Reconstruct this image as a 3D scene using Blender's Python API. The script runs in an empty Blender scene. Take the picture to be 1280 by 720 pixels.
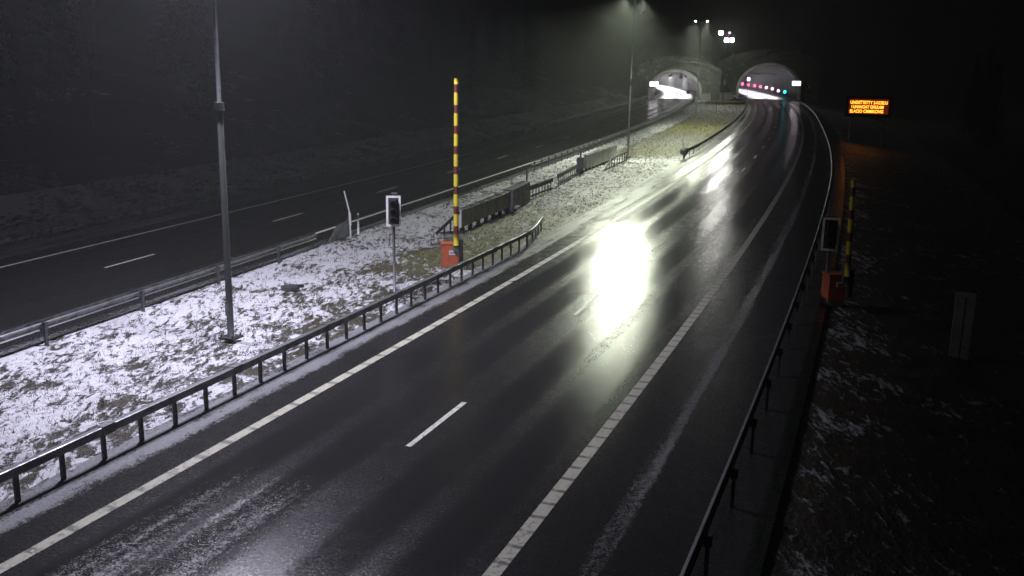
import bpy, math, random
import numpy as np
from mathutils import Vector, Matrix, noise as mnoise
random.seed(7); rs = np.random.RandomState(5)
PI = math.pi
scene = bpy.context.scene
COL = scene.collection

# ------------------------------------------------------------------ camera solve
F, PIT, ROLL, CAMH = 1212.06, .228639, .0174231, 7.955
def ray(px, py):
    x, y = px-640., py-360.
    c, s = math.cos(ROLL), math.sin(ROLL)
    x, y = x*c+y*s, -x*s+y*c
    c, s = math.cos(PIT), math.sin(PIT)
    return Vector((x, F*c-y*s, -F*s-y*c))
def g(px, py, z=0.):            # surveyed pixel -> metres on the plane z
    r = ray(px, py); t = (CAMH-z)/-r.z
    return Vector((r.x*t, r.y*t, z))
cam_d = bpy.data.cameras.new('camera'); cam = bpy.data.objects.new('camera', cam_d); COL.objects.link(cam)
r0 = ray(640, 360); ax = (ray(641, 360)-r0).normalized(); ay = (ray(640, 359)-r0).normalized(); az = -r0.normalized()
M = Matrix((ax, ay, az)).transposed().to_4x4(); M.translation = (0, 0, CAMH)
cam.matrix_world = M
cam_d.sensor_width = 36; cam_d.lens = F/1280*36; cam_d.clip_end = 1500; cam_d.clip_start = .1
scene.camera = cam

# ------------------------------------------------------------------ materials
def mat(name, col=(.5,.5,.5), rough=.6, metal=0., spec=.5, emit=None, es=0., coat=0.):
    m = bpy.data.materials.new(name); m.use_nodes = True
    b = m.node_tree.nodes['Principled BSDF']
    b.inputs['Base Color'].default_value = (*col, 1); b.inputs['Roughness'].default_value = rough
    b.inputs['Metallic'].default_value = metal; b.inputs['Specular IOR Level'].default_value = spec
    b.inputs['Coat Weight'].default_value = coat
    if emit: b.inputs['Emission Color'].default_value = (*emit, 1); b.inputs['Emission Strength'].default_value = es
    return m
class NT:
    def __init__(s, m): s.t = m.node_tree; s.n = s.t.nodes; s.b = s.n['Principled BSDF']
    def add(s, typ, **kw):
        n = s.n.new(typ)
        for k, v in kw.items(): setattr(n, k, v)
        return n
    def put(s, sock, v):
        if v is None: return
        if isinstance(v, bpy.types.NodeSocket): s.t.links.new(v, sock)
        elif hasattr(v, '__len__') and sock.type == 'RGBA' and len(v) == 3: sock.default_value = (*v, 1)
        else: sock.default_value = v
    def math(s, op, a, b=None, c=None, clamp=False):
        n = s.add('ShaderNodeMath', operation=op); n.use_clamp = clamp
        for i, v in enumerate((a, b, c)): s.put(n.inputs[i], v)
        return n.outputs[0]
    def mix(s, f, a, b):
        n = s.add('ShaderNodeMix', data_type='RGBA'); s.put(n.inputs[0], f); s.put(n.inputs[6], a); s.put(n.inputs[7], b)
        return n.outputs[2]
    def mixf(s, f, a, b):
        n = s.add('ShaderNodeMix', data_type='FLOAT'); s.put(n.inputs[0], f); s.put(n.inputs[2], a); s.put(n.inputs[3], b)
        return n.outputs[0]
    def noise(s, scale, detail=4, rough=.55, vec=None, dist=0.):
        n = s.add('ShaderNodeTexNoise'); s.put(n.inputs['Scale'], scale); s.put(n.inputs['Detail'], detail)
        s.put(n.inputs['Roughness'], rough); s.put(n.inputs['Distortion'], dist)
        if vec is not None: s.put(n.inputs['Vector'], vec)
        return n.outputs['Fac']
    def vor(s, scale, vec=None):
        n = s.add('ShaderNodeTexVoronoi'); s.put(n.inputs['Scale'], scale)
        if vec is not None: s.put(n.inputs['Vector'], vec)
        return n.outputs['Distance']
    def ss(s, v, a, b):          # smooth step a..b
        n = s.add('ShaderNodeMapRange', interpolation_type='SMOOTHSTEP')
        s.put(n.inputs['Value'], v); s.put(n.inputs['From Min'], a); s.put(n.inputs['From Max'], b)
        return n.outputs['Result']
    def pos(s): return s.add('ShaderNodeNewGeometry').outputs['Position']
    def attr(s, name): return s.add('ShaderNodeAttribute', attribute_name=name).outputs['Fac']
    def uv(s):
        u = s.add('ShaderNodeUVMap'); x = s.add('ShaderNodeSeparateXYZ'); s.t.links.new(u.outputs[0], x.inputs[0])
        return u.outputs[0], x.outputs[0], x.outputs[1]
    def bump(s, h, dist, strength=1.):
        n = s.add('ShaderNodeBump'); s.put(n.inputs['Height'], h); s.put(n.inputs['Distance'], dist); s.put(n.inputs['Strength'], strength)
        s.t.links.new(n.outputs[0], s.b.inputs['Normal'])
    def scalev(s, v, sc):
        n = s.add('ShaderNodeMapping'); s.t.links.new(v, n.inputs[0]); n.inputs['Scale'].default_value = sc
        return n.outputs[0]
def band(n, v, c, w, soft):      # 1 inside |v-c|<w with soft edge
    d = n.math('ABSOLUTE', n.math('SUBTRACT', v, c))
    return n.ss(d, w+soft, w)

def asphalt(name, kind):
    m = mat(name, (.035,.035,.036), .3); n = NT(m); p = n.pos(); uvv, u, v = n.uv()
    fine = n.noise(28, 3, .6, p); mid = n.noise(2.2, 5, .6, p); streak = n.noise(1., 5, .6, n.scalev(uvv, (2.6, .14, 1)))
    speck = n.noise(7., 4, .75, p)
    col = n.mix(fine, (.014,.014,.015), (.040,.039,.038))
    # wheel tracks carry a smooth water film, the crown between them is drier and greyer
    tr = n.math('ABSOLUTE', n.math('SUBTRACT', n.math('ABSOLUTE', u), 1.8))
    track = n.math('MULTIPLY', band(n, tr, .75, .3, .35), 1.)
    if kind == 'right':
        # slush: shoulder by the guardrail, crown of the left lane near the camera, and the crossover mouth
        sh = n.math('MULTIPLY', n.ss(u, -3.75, -4.8), n.math('ADD', .42, n.math('MULTIPLY', n.noise(.9, 4, .7, p), .30)))
        a = n.math('MULTIPLY', band(n, u, -1.6, .9, 1.3), n.ss(v, 22.5, 15.5)); a = n.math('MULTIPLY', a, .505)
        b = n.math('MULTIPLY', n.ss(u, -1.3, -3.6), n.math('MULTIPLY', n.ss(v, 43., 50.), n.ss(v, 74., 60.)))
        b = n.math('MULTIPLY', b, .56)
        c = n.math('MULTIPLY', n.ss(u, 4.0, 5.2), .30); c = n.math('ADD', c, n.math('MULTIPLY', band(n, u, 5.0, .12, .3), .22))
        sl = n.math('MAXIMUM', n.math('MAXIMUM', sh, a), n.math('MAXIMUM', b, c))
    else:
        sl = n.math('MULTIPLY', n.ss(n.math('ABSOLUTE', u), 4.1, 4.9), .5)
    grain = n.noise(26., 2, .8, p)
    nn = n.math('ADD', n.math('ADD', n.math('MULTIPLY', speck, .30), n.math('MULTIPLY', streak, .35)), n.math('MULTIPLY', grain, .42))
    snow = n.ss(n.math('ADD', nn, n.math('SUBTRACT', sl, 1.03)), -.02, .06)
    grit = n.mix(n.noise(14, 4, .8, p), (.08,.08,.08), (.40,.41,.43))
    col = n.mix(snow, col, grit)
    n.put(n.b.inputs['Base Color'], col)
    ro = n.mixf(track, n.math('ADD', .20, n.math('MULTIPLY', mid, .12)), n.math('ADD', .125, n.math('MULTIPLY', mid, .09)))
    peb = n.noise(17., 2, .7, p); ro = n.math('MULTIPLY', ro, n.math('ADD', .35, n.math('MULTIPLY', peb, 1.25)))
    n.put(n.b.inputs['Roughness'], n.mixf(snow, ro, .45))
    n.b.inputs['Specular IOR Level'].default_value = .5
    h = n.math('ADD', n.math('MULTIPLY', n.math('ADD', fine, n.math('MULTIPLY', n.noise(11., 3, .75, p), 1.1)), .13), n.math('MULTIPLY', snow, n.math('ADD', .3, n.noise(9, 3, .6, p))))
    n.bump(h, .024, 1.)
    return m
def median_mat():
    m = mat('snowy_grass', (.6,.6,.6), .6); n = NT(m); p = n.pos()
    amt = n.attr('snow'); sl = n.attr('slush'); yg = n.attr('olive')
    mp = n.add('ShaderNodeMapping'); n.t.links.new(p, mp.inputs[0]); mp.inputs['Rotation'].default_value = (0, 0, .12); mp.inputs['Scale'].default_value = (1.75, .62, 1.)
    v1 = n.noise(2.5, 4, .62, mp.outputs[0], .7); v2 = n.noise(.5, 3, .5, p); v3 = n.noise(6.5, 4, .75, p, .9)
    f = n.math('ADD', n.math('ADD', n.math('MULTIPLY', v1, .55), n.math('MULTIPLY', v2, .32)), n.math('MULTIPLY', v3, .32))
    snow = n.ss(n.math('ADD', f, n.math('SUBTRACT', amt, 1.165)), -.03, .05)
    brown = n.mix(n.noise(7, 4, .7, p), (.012,.011,.008), (.085,.072,.042))
    olive = n.mix(n.noise(5, 4, .7, p), (.05,.048,.012), (.26,.24,.075))
    gr = n.mix(yg, brown, olive)
    sc = n.mix(n.noise(12, 3, .6, p), (.60,.60,.64), (.82,.82,.86))
    slc = n.mix(n.noise(6, 4, .7, p), (.13,.13,.12), (.50,.50,.49))
    n.put(n.b.inputs['Base Color'], n.mix(snow, gr, n.mix(sl, sc, slc)))
    n.put(n.b.inputs['Roughness'], n.mixf(sl, .55, .38))
    n.bump(n.math('ADD', n.math('MULTIPLY', snow, .6), n.math('ADD', n.math('MULTIPLY', v3, .7), n.math('MULTIPLY', v1, .6))), .10, .9)
    return m
def ground_mat():
    m = mat('dark_verge', (.05,.05,.04), .8); n = NT(m); p = n.pos(); amt = n.attr('snow')
    f = n.math('ADD', n.math('MULTIPLY', n.noise(1.3, 6, .7, p, .5), .6), n.math('MULTIPLY', n.noise(.16, 3, .5, p), .4))
    snow = n.ss(n.math('ADD', f, n.math('SUBTRACT', amt, 1.)), -.02, .08)
    gr = n.mix(n.noise(3, 5, .7, p), (.010,.010,.007), (.060,.052,.032))
    n.put(n.b.inputs['Base Color'], n.mix(snow, gr, n.mix(n.noise(4, 4, .7, p), (.3,.3,.32), (.7,.7,.74))))
    n.bump(n.math('ADD', n.noise(2.5, 5, .7, p), n.math('MULTIPLY', snow, .4)), .35, .9)
    return m
def rock_mat():
    m = mat('rock', (.1,.1,.1), .8); n = NT(m); p = n.pos()
    a = n.noise(.5, 8, .7, p, 1.2)
    c = n.mix(a, (.03,.032,.028), (.16,.16,.14)); s = n.ss(n.noise(.9, 5, .7, p), .58, .68)
    n.put(n.b.inputs['Base Color'], n.mix(s, c, (.42,.43,.42))); n.bump(a, .6, 1.)
    return m
def worn(name, a, b, rough, metal, sc=3., bumpd=.004):
    m = mat(name, a, rough, metal); n = NT(m); p = n.add('ShaderNodeTexCoord').outputs['Object']
    f = n.ss(n.noise(sc, 6, .7, p), .35, .7)
    n.put(n.b.inputs['Base Color'], n.mix(f, a, b)); n.put(n.b.inputs['Roughness'], n.mixf(f, rough, min(1, rough+.25)))
    n.bump(n.noise(sc*6, 3, .6, p), bumpd, .6)
    return m
def lining_mat(k):
    m = mat('tunnel_concrete', (.3,.3,.3), .75); n = NT(m); p = n.pos(); _, u, v = n.uv()
    j = n.math('FRACT', n.math('MULTIPLY', v, 1/6.)); joint = n.ss(j, .05, .02)
    a = n.noise(.6, 6, .7, p)
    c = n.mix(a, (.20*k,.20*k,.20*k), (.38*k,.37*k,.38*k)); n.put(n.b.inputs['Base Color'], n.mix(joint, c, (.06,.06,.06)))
    n.bump(joint, -.05, 1)
    return m
def paint_line(name, base, dark, lump=0):
    m = mat(name, base, .45); n = NT(m); p = n.pos(); _, u, v = n.uv()
    w = n.math('MULTIPLY', n.ss(n.noise(9, 6, .8, p), .52, .66), .75)
    if lump:        # raised rumble bars at a fixed pitch, worn between them
        fr = n.math('FRACT', n.math('MULTIPLY', v, 1/lump)); gap = band(n, fr, .5, .05, .10)
        gap = n.math('MULTIPLY', gap, n.ss(n.noise(5, 3, .6, p), .28, .55))
        w = n.math('MAXIMUM', n.math('MULTIPLY', w, .6), n.math('MULTIPLY', gap, .8))
    n.put(n.b.inputs['Base Color'], n.mix(w, base, dark)); n.bump(w, -.02, 1)
    return m
MT = dict(
    road_r=asphalt('wet_asphalt_right', 'right'), road_l=asphalt('wet_asphalt_left', 'left'),
    median=median_mat(), ground=ground_mat(), rock=rock_mat(), lining=lining_mat(.32), lining_shade=lining_mat(.05),  # right tunnel lining: same concrete, darkened to paint in its dimness
    floor=worn('tunnel_paving', (.34,.33,.34), (.45,.44,.45), .35, 0, .4),
    white=paint_line('line_paint', (.78,.78,.70), (.2,.2,.18)), rumble=paint_line('rumble_paint', (.56,.55,.44), (.045,.045,.04), .55),
    rumble2=paint_line('rumble_paint_left', (.56,.55,.44), (.10,.10,.09), .8), tar=mat('tar', (.012,.012,.012), .25),
    galv=worn('galvanised_steel', (.30,.31,.32), (.16,.165,.17), .38, .75), galvd=worn('dull_steel', (.13,.135,.14), (.06,.06,.065), .5, .6),
    pole=worn('pole_steel', (.22,.23,.24), (.12,.125,.13), .45, .6, 1.5), cap=worn('wet_steel_cap', (.62,.63,.62), (.45,.46,.45), .16, .8, 2.), ring=worn('pale_portal_concrete', (.66,.66,.62), (.42,.42,.40), .7, 0, .5, .02), concrete=worn('concrete', (.48,.48,.45), (.30,.30,.28), .8, 0, 1.2, .01),
    olive=worn('painted_barrier', (.60,.61,.55), (.42,.43,.38), .5, .2, 1.6), black=worn('black_plastic', (.012,.012,.013), (.03,.03,.03), .45, 0),
    whitep=worn('white_paint', (.78,.78,.80), (.6,.6,.6), .4, 0), orange=worn('orange_box', (.50,.125,.05), (.36,.09,.04), .5, 0, 4.),
    yellow=worn('yellow_band', (.72,.60,.03), (.55,.45,.04), .4, 0), red=worn('red_band', (.15,.022,.028), (.10,.018,.022), .4, 0),
    lens=mat('dark_lens', (.02,.02,.02), .15), bark=worn('bark', (.05,.04,.03), (.09,.075,.06), .9, 0, 8, .02),
    spruce=worn('spruce_needles', (.018,.035,.016), (.035,.055,.025), .8, 0, 2.), twig=worn('twigs', (.05,.042,.035), (.09,.08,.07), .8, 0),
    grass=worn('dead_grass', (.04,.035,.018), (.11,.09,.045), .8, 0, .8), bulb_w=mat('lamp_white', (1,1,1), .5, emit=(.86,.84,1.), es=60),
    bulb_g=mat('lamp_greenish', (1,1,1), .5, emit=(.92,1.,.78), es=60), flood=mat('flood_lens', (1,1,1), .5, emit=(1.,.86,1.), es=60),
    flood_dim=mat('flood_lens_dim', (1,1,1), .5, emit=(1.,.35,.75), es=3.), panel=mat('lit_panel', (1,1,1), .5, emit=(1.,.86,1.), es=4),
    pink=mat('marker_pink', (1,.3,.5), .5, emit=(1.,.12,.32), es=3.2), pinkw=mat('marker_pale', (1,1,1), .5, emit=(1.,.55,.75), es=4.),
    cyan=mat('marker_cyan', (.1,.7,.8), .5, emit=(.03,.75,.9), es=5.), amber=mat('amber_leds', (1,.3,.02), .5, emit=(1.,.34,.03), es=4.),
    ledback=mat('led_backing', (.02,.008,.004), .6, emit=(1.,.10,.0), es=.10), plate=worn('retroreflective_plate', (.7,.7,.72), (.55,.55,.55), .4, 0),
    leaf=worn('shrub_leaf', (.02,.02,.012), (.06,.05,.03), .8, 0, 5.), lightwall=worn('pale_cabinet', (.26,.27,.24), (.16,.165,.145), .6, 0, .8),
)

# ------------------------------------------------------------------ mesh helpers
class MB:
    def __init__(s): s.v = []; s.f = []; s.uv = None; s.mi = []
    def face(s, idx, m=0): s.f.append(idx); s.mi.append(m)
    def quadbox(s, p8, m=0):
        o = len(s.v); s.v += [tuple(p) for p in p8]
        for q in ((0,3,2,1),(4,5,6,7),(0,1,5,4),(1,2,6,5),(2,3,7,6),(3,0,4,7)): s.face([o+i for i in q], m)
    def box(s, c, d, rz=0., m=0):
        c = Vector(c); h = [x/2 for x in d]; R = Matrix.Rotation(rz, 3, 'Z')
        P = [c+R@Vector((sx*h[0], sy*h[1], sz*h[2])) for sz in (-1,1) for sx, sy in ((-1,-1),(1,-1),(1,1),(-1,1))]
        s.quadbox(P, m)
    def beam(s, a, b, w, h, m=0, up=Vector((0,0,1))):
        a, b = Vector(a), Vector(b); d = (b-a).normalized()
        if abs(d.dot(up)) > .98: up = Vector((0,1,0))
        x = d.cross(up).normalized()*w/2; y = x.cross(d).normalized()*h/2
        s.quadbox([a-x-y, a+x-y, b+x-y, b-x-y, a-x+y, a+x+y, b+x+y, b-x+y], m)
    def tube(s, pts, r, n=10, m=0, cap=True):
        pts = [Vector(p) for p in pts]; r = r if hasattr(r, '__len__') else [r]*len(pts); o = len(s.v)
        for i, p in enumerate(pts):
            d = (pts[min(i+1, len(pts)-1)]-pts[max(i-1, 0)]).normalized()
            u = Vector((1,0,0)) if abs(d.x) < .9 else Vector((0,1,0))
            x = d.cross(u).normalized(); y = d.cross(x)
            for k in range(n):
                a = 2*PI*k/n; s.v.append(tuple(p+(x*math.cos(a)+y*math.sin(a))*r[i]))
        for i in range(len(pts)-1):
            for k in range(n):
                s.face([o+i*n+k, o+i*n+(k+1)%n, o+(i+1)*n+(k+1)%n, o+(i+1)*n+k], m)
        if cap:
            s.face([o+k for k in range(n)], m); e = o+(len(pts)-1)*n; s.face([e+k for k in range(n)][::-1], m)
    def sweep(s, line, prof, m=0):   # line: ground points with z; prof: [(lateral, up)] closed
        o = len(s.v); n = len(prof); L = [Vector(p) for p in line]
        for i, p in enumerate(L):
            d = L[min(i+1, len(L)-1)]-L[max(i-1, 0)]; d.z = 0; d.normalize(); x = Vector((d.y, -d.x, 0))
            for a, b in prof: s.v.append(tuple(p+x*a+Vector((0,0,b))))
        for i in range(len(L)-1):
            for k in range(n): s.face([o+i*n+k, o+i*n+(k+1)%n, o+(i+1)*n+(k+1)%n, o+(i+1)*n+k], m)
        s.face([o+k for k in range(n)], m); e = o+(len(L)-1)*n; s.face([e+k for k in range(n)][::-1], m)
    def sphere(s, c, r, m=0, seg=10, ring=6):
        o = len(s.v); c = Vector(c)
        for i in range(ring+1):
            t = PI*i/ring
            for k in range(seg):
                a = 2*PI*k/seg; s.v.append(tuple(c+Vector((math.sin(t)*math.cos(a), math.sin(t)*math.sin(a), math.cos(t)))*r))
        for i in range(ring):
            for k in range(seg): s.face([o+i*seg+k, o+(i+1)*seg+k, o+(i+1)*seg+(k+1)%seg, o+i*seg+(k+1)%seg], m)
    def build(s, name, mats, parent=None, smooth=False, uvs=None, bevel=0.):
        me = bpy.data.meshes.new(name); me.from_pydata(s.v, [], s.f)
        for mm in (mats if isinstance(mats, (list, tuple)) else [mats]): me.materials.append(mm)
        if len(s.mi) == len(me.polygons) and any(s.mi): me.polygons.foreach_set('material_index', s.mi)
        if uvs is not None:
            ul = me.uv_layers.new(name='UVMap'); arr = np.array([uvs[l.vertex_index] for l in me.loops], 'f'); ul.data.foreach_set('uv', arr.ravel())
        if smooth: me.polygons.foreach_set('use_smooth', [True]*len(me.polygons))
        me.update(); o = bpy.data.objects.new(name, me); COL.objects.link(o)
        if parent is not None:
            o.parent = parent
            # mesh coordinates are local to the parent
        if bevel:
            b = o.modifiers.new('bevel', 'BEVEL'); b.width = bevel; b.segments = 2; b.limit_method = 'ANGLE'
        return o
def tag(o, label, cat, group=None, kind=None):
    o['label'] = label; o['category'] = cat
    if group: o['group'] = group
    if kind: o['kind'] = kind
    return o
def thing(name, label, cat, loc=(0,0,0), rz=0., group=None):
    o = bpy.data.objects.new(name, None); COL.objects.link(o); o.location = loc; o.rotation_euler = (0,0,rz); o.empty_display_size = .3
    return tag(o, label, cat, group)
def struct(o): o['kind'] = 'structure'; return o
def kids(o): return [c for c in bpy.data.objects if c.parent == o]
def dup(o, parent=None, **kw):
    c = o.copy(); COL.objects.link(c)
    if parent is not None: c.parent = parent
    for k in kids_map.get(o.name, []): dup(k, c)
    for k, v in kw.items():
        if k in ('label', 'group'): c[k] = v
        else: setattr(c, k, v)
    return c
kids_map = {}
def learn(root):
    ks = kids(root); kids_map[root.name] = ks
    for k in ks: learn(k)

# ------------------------------------------------------------------ road alignments
P1 = [1.7896444396534543e-07, -0.00045564980530085223, 0.3941145660446338, -9.543528560603589]
P2 = [-3.9036568582616395e-07, -0.0001259448221505177, 0.3276963620106888, -27.40293106373131]
def align(P, yend, L):
    ys = np.arange(-40., yend+.01, 1.); x = np.polyval(P, np.maximum(ys, 0)); s0 = P[2]
    x = np.where(ys < 0, P[3]+s0*ys, x)
    pts = [Vector((a, b, 0)) for a, b in zip(x, ys)]
    d = (pts[-1]-pts[-2]).normalized(); th = math.atan2(d.x, d.y); p = pts[-1].copy()
    for i in range(int(L)):
        th -= .00125; p = p+Vector((math.sin(th), math.cos(th), 0)); pts.append(p.copy())
    return pts
Y1E, Y2E = 247., 237.
A1 = align(P1, Y1E, 170); A2 = align(P2, Y2E, 190)
N1, N2 = 40+int(Y1E), 40+int(Y2E)      # index of each portal
def normal(A, i):
    d = (A[min(i+1, len(A)-1)]-A[max(i-1, 0)]).normalized(); return Vector((d.y, -d.x, 0))
def at(A, y, off, z=0.):               # station y (metres ahead of the camera), lateral offset
    i = y+40.; k = int(min(max(math.floor(i), 0), len(A)-2)); t = i-k
    p = A[k].lerp(A[k+1], t)+normal(A, k)*off; p.z = z; return p
def line(A, y0, y1, off, z=0., step=1.):
    n = max(2, int(round((y1-y0)/step))+1)
    of = off if callable(off) else (lambda y: off)
    return [at(A, y, of(y), z) for y in np.linspace(y0, y1, n)]
def heading(A, y):
    d = at(A, y+.5, 0)-at(A, y-.5, 0); return math.atan2(d.y, d.x)

# ------------------------------------------------------------------ world, haze, moon
w = bpy.data.worlds.new('World'); scene.world = w; w.use_nodes = True
nt = w.node_tree; bg = nt.nodes['Background']; sky = nt.nodes.new('ShaderNodeTexSky'); sky.sky_type = 'NISHITA'; sky.sun_disc = False
sky.sun_elevation = math.radians(8); sky.sun_rotation = math.radians(200); nt.links.new(sky.outputs[0], bg.inputs[0]); bg.inputs[1].default_value = .0012
sd = bpy.data.lights.new('moon', 'SUN'); so = bpy.data.objects.new('moon', sd); COL.objects.link(so); sd.energy = .006; sd.angle = math.radians(4); sd.color = (.9,.95,1)
so.rotation_euler = (math.radians(55), 0, math.radians(160))

# ------------------------------------------------------------------ roads
def ribbon(name, A, y0, y1, o0, o1, z, m, cols=2, step=1., parent=None):
    mb = MB(); uvs = []; ys = np.linspace(y0, y1, max(2, int((y1-y0)/step)+1)); c = cols
    for y in ys:
        for k in range(c):
            o = o0+(o1-o0)*k/(c-1); mb.v.append(tuple(at(A, y, o, z))); uvs.append((o, y))
    for i in range(len(ys)-1):
        for k in range(c-1): mb.face([i*c+k, i*c+k+1, (i+1)*c+k+1, (i+1)*c+k])
    return mb.build(name, m, parent, uvs=uvs)
struct(ribbon('right_carriageway', A1, -38, Y1E, -5.6, 7.6, 0, MT['road_r'], 8))
struct(ribbon('left_carriageway', A2, -38, Y2E, -6.8, 5.3, 0, MT['road_l'], 8))
def marks(name, A, segs, m, z=.006):
    mb = MB(); uvs = []
    for y0, y1, off, wd in segs:
        ys = np.linspace(y0, y1, max(2, int((y1-y0)/1.)+1)); b = len(mb.v)
        for y in ys:
            for s in (-1, 1): p = at(A, y, off+s*wd/2, z); mb.v.append(tuple(p)); uvs.append((off+s*wd/2, y))
        for i in range(len(ys)-1): mb.face([b+2*i, b+2*i+1, b+2*i+3, b+2*i+2])
    return struct(mb.build(name, m, uvs=uvs))
marks('right_edge_line', A1, [(-38, Y1E-1, 3.62, .27)], MT['rumble'])
marks('left_edge_line', A1, [(-38, Y1E-1, -3.62, .25)], MT['rumble2'])
y0 = g(551.5, 529).y
marks('lane_line', A1, [(y0+11.27*k-1.4, y0+11.27*k+1.4, 0, .13) for k in range(-4, 20)], MT['white'])
marks('near_edge_line', A2, [(-38, Y2E-1, 3.62, .22)], MT['white'])
marks('far_edge_line', A2, [(-38, Y2E-1, -3.62, .16)], MT['white'])
y0 = g(168.5, 326).y
marks('dashed_lane_line', A2, [(y0+11.55*k-1.4, y0+11.55*k+1.4, 0, .12) for k in range(-4, 18)], MT['white'])
# sealed joints of asphalt repairs around the lane line
seams = MB()
def seam(a, b, wd=.09):
    seams.beam(a, b, wd, .003)
for (x0, y0_, x1, y1_) in [(772,291,833,300),(833,300,817,314),(722,365,752,369),(752,369,722,395),(893,228,928,230),(700,298,772,291),(862,258,882,262),(640,352,655,349),(700,370,722,365)]:
    a, b = g(x0, y0_, .008), g(x1, y1_, .008); seam(a, b)
struct(seams.build('asphalt_joints', MT['tar']))

# ------------------------------------------------------------------ terrain
A1n = np.array([(p.x, p.y) for p in A1]); A2n = np.array([(p.x, p.y) for p in A2])
def lateral(A, x, y):
    """signed offset (right positive) and station index of nearest alignment point"""
    d = (x[:, None]-A[None, :, 0])**2+(y[:, None]-A[None, :, 1])**2; i = d.argmin(1)
    j = np.minimum(i+1, len(A)-1); k = np.maximum(i-1, 0)
    t = A[j]-A[k]; t /= np.linalg.norm(t, axis=1)[:, None]
    rx, ry = x-A[i, 0], y-A[i, 1]
    return rx*t[:, 1]-ry*t[:, 0], i, rx*t[:, 0]+ry*t[:, 1]
def nz(x, y, s, seed=0.):
    return np.array([mnoise.noise(Vector((a*s+seed, b*s-seed, seed*.7))) for a, b in zip(x, y)])
def step01(v, a, b): t = np.clip((v-a)/(b-a), 0, 1); return t*t*(3-2*t)
GS = 2.5
gx = np.concatenate([np.arange(-330, -60, 9.), np.arange(-60, 120, GS), np.arange(120, 330, 9.)])
gy = np.concatenate([np.arange(-60, 330, GS), np.arange(330, 620, 10.)])
X, Y = np.meshgrid(gx, gy); X = X.ravel(); Y = Y.ravel()
l1, i1, a1 = lateral(A1n, X, Y); l2, i2, a2 = lateral(A2n, X, Y)
st1 = i1-N1+a1; st2 = i2-N2+a2            # metres past each portal
def terrain_h(X, Y, l1, l2, st1, st2):
    n1 = nz(X, Y, .045, 3.); n2 = nz(X, Y, .19, 9.)
    h = np.full_like(X, -.35)
    dl = np.clip(-l2-9.5, 0, None); h = h+.30*np.minimum(dl, 70)*(1+.25*n1)+np.where(dl > 0, 1, 0)*np.minimum(dl*.2, 1)*n2*.9
    dr = np.clip(l1-8.2, 0, None); h = h-np.minimum(dr*.22, 1.5)+.16*np.clip(dr-22, 0, 80)+np.minimum(dr*.12, 1)*n2*.5
    cut = np.maximum(st1, st2)
    mid = (l2 > 0) & (l1 < 0)
    s = np.where(mid, np.minimum(st1+8, st2-1), np.where(l2 <= 0, st2, st1))
    s = np.clip(s, 0, None)
    hill = .62*np.minimum(s, 55)+.1*np.clip(s-55, 0, 100)
    h = np.where(s > 0, np.maximum(h, h*.5+hill*(1+.22*n1)+n2*1.2*np.minimum(s*.2, 1)), h)
    in1 = (np.abs(l1) < 9.5) & (st1 > -.5); in2 = (np.abs(l2) < 8.) & (st2 > -.5)
    h = np.where(in1, np.maximum(h, 10.4+.3*np.clip(st1, 0, 60)+n2*.5), h); h = np.where(in2, np.maximum(h, 8.6+.3*np.clip(st2, 0, 60)+n2*.5), h)
    return h, in1, in2
H, in1, in2 = terrain_h(X, Y, l1, l2, st1, st2)
nx, ny = len(gx), len(gy)
road = ((np.abs(l1) < 9.5) & (st1 <= -.5)) | ((np.abs(l2) < 8.5) & (st2 <= -.5)) | ((l1 < 0) & (l2 > 0) & (np.minimum(st1+8, st2-1) <= 0))
H = np.where(road & ~in1 & ~in2, -.35, H)
mb = MB(); mb.v = [(float(a), float(b), float(c)) for a, b, c in zip(X, Y, H)]
low = H < 1.5; tun = in1 | in2
for j in range(ny-1):
    for i in range(nx-1):
        q = [j*nx+i, j*nx+i+1, (j+1)*nx+i+1, (j+1)*nx+i]
        if any(tun[k] for k in q) and any(not tun[k] for k in q):
            # mouth of a tunnel: the cliff faces are left to the rock face mesh
            ab1 = min(abs(l1[k]) for k in q); ab2 = min(abs(l2[k]) for k in q)
            if (ab1 < 8.3 and min(abs(st1[k]) for k in q) < 4) or (ab2 < 7.3 and min(abs(st2[k]) for k in q) < 4): continue
        mb.face(q)
ter = mb.build('ground', MT['ground'], smooth=True); struct(ter)
sn = np.where(l2 < -6, .50-.006*np.clip(-l2-12, 0, 30), .30) + .07*nz(X, Y, .08, 5.)
sn = np.where(l1 > 7, .42-.004*np.clip(l1-10, 0, 20), sn)
sn = np.where(np.maximum(st1, st2) > 0, .30, sn)
at_ = ter.data.attributes.new('snow', 'FLOAT', 'POINT'); at_.data.foreach_set('value', sn.astype('f'))

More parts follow.
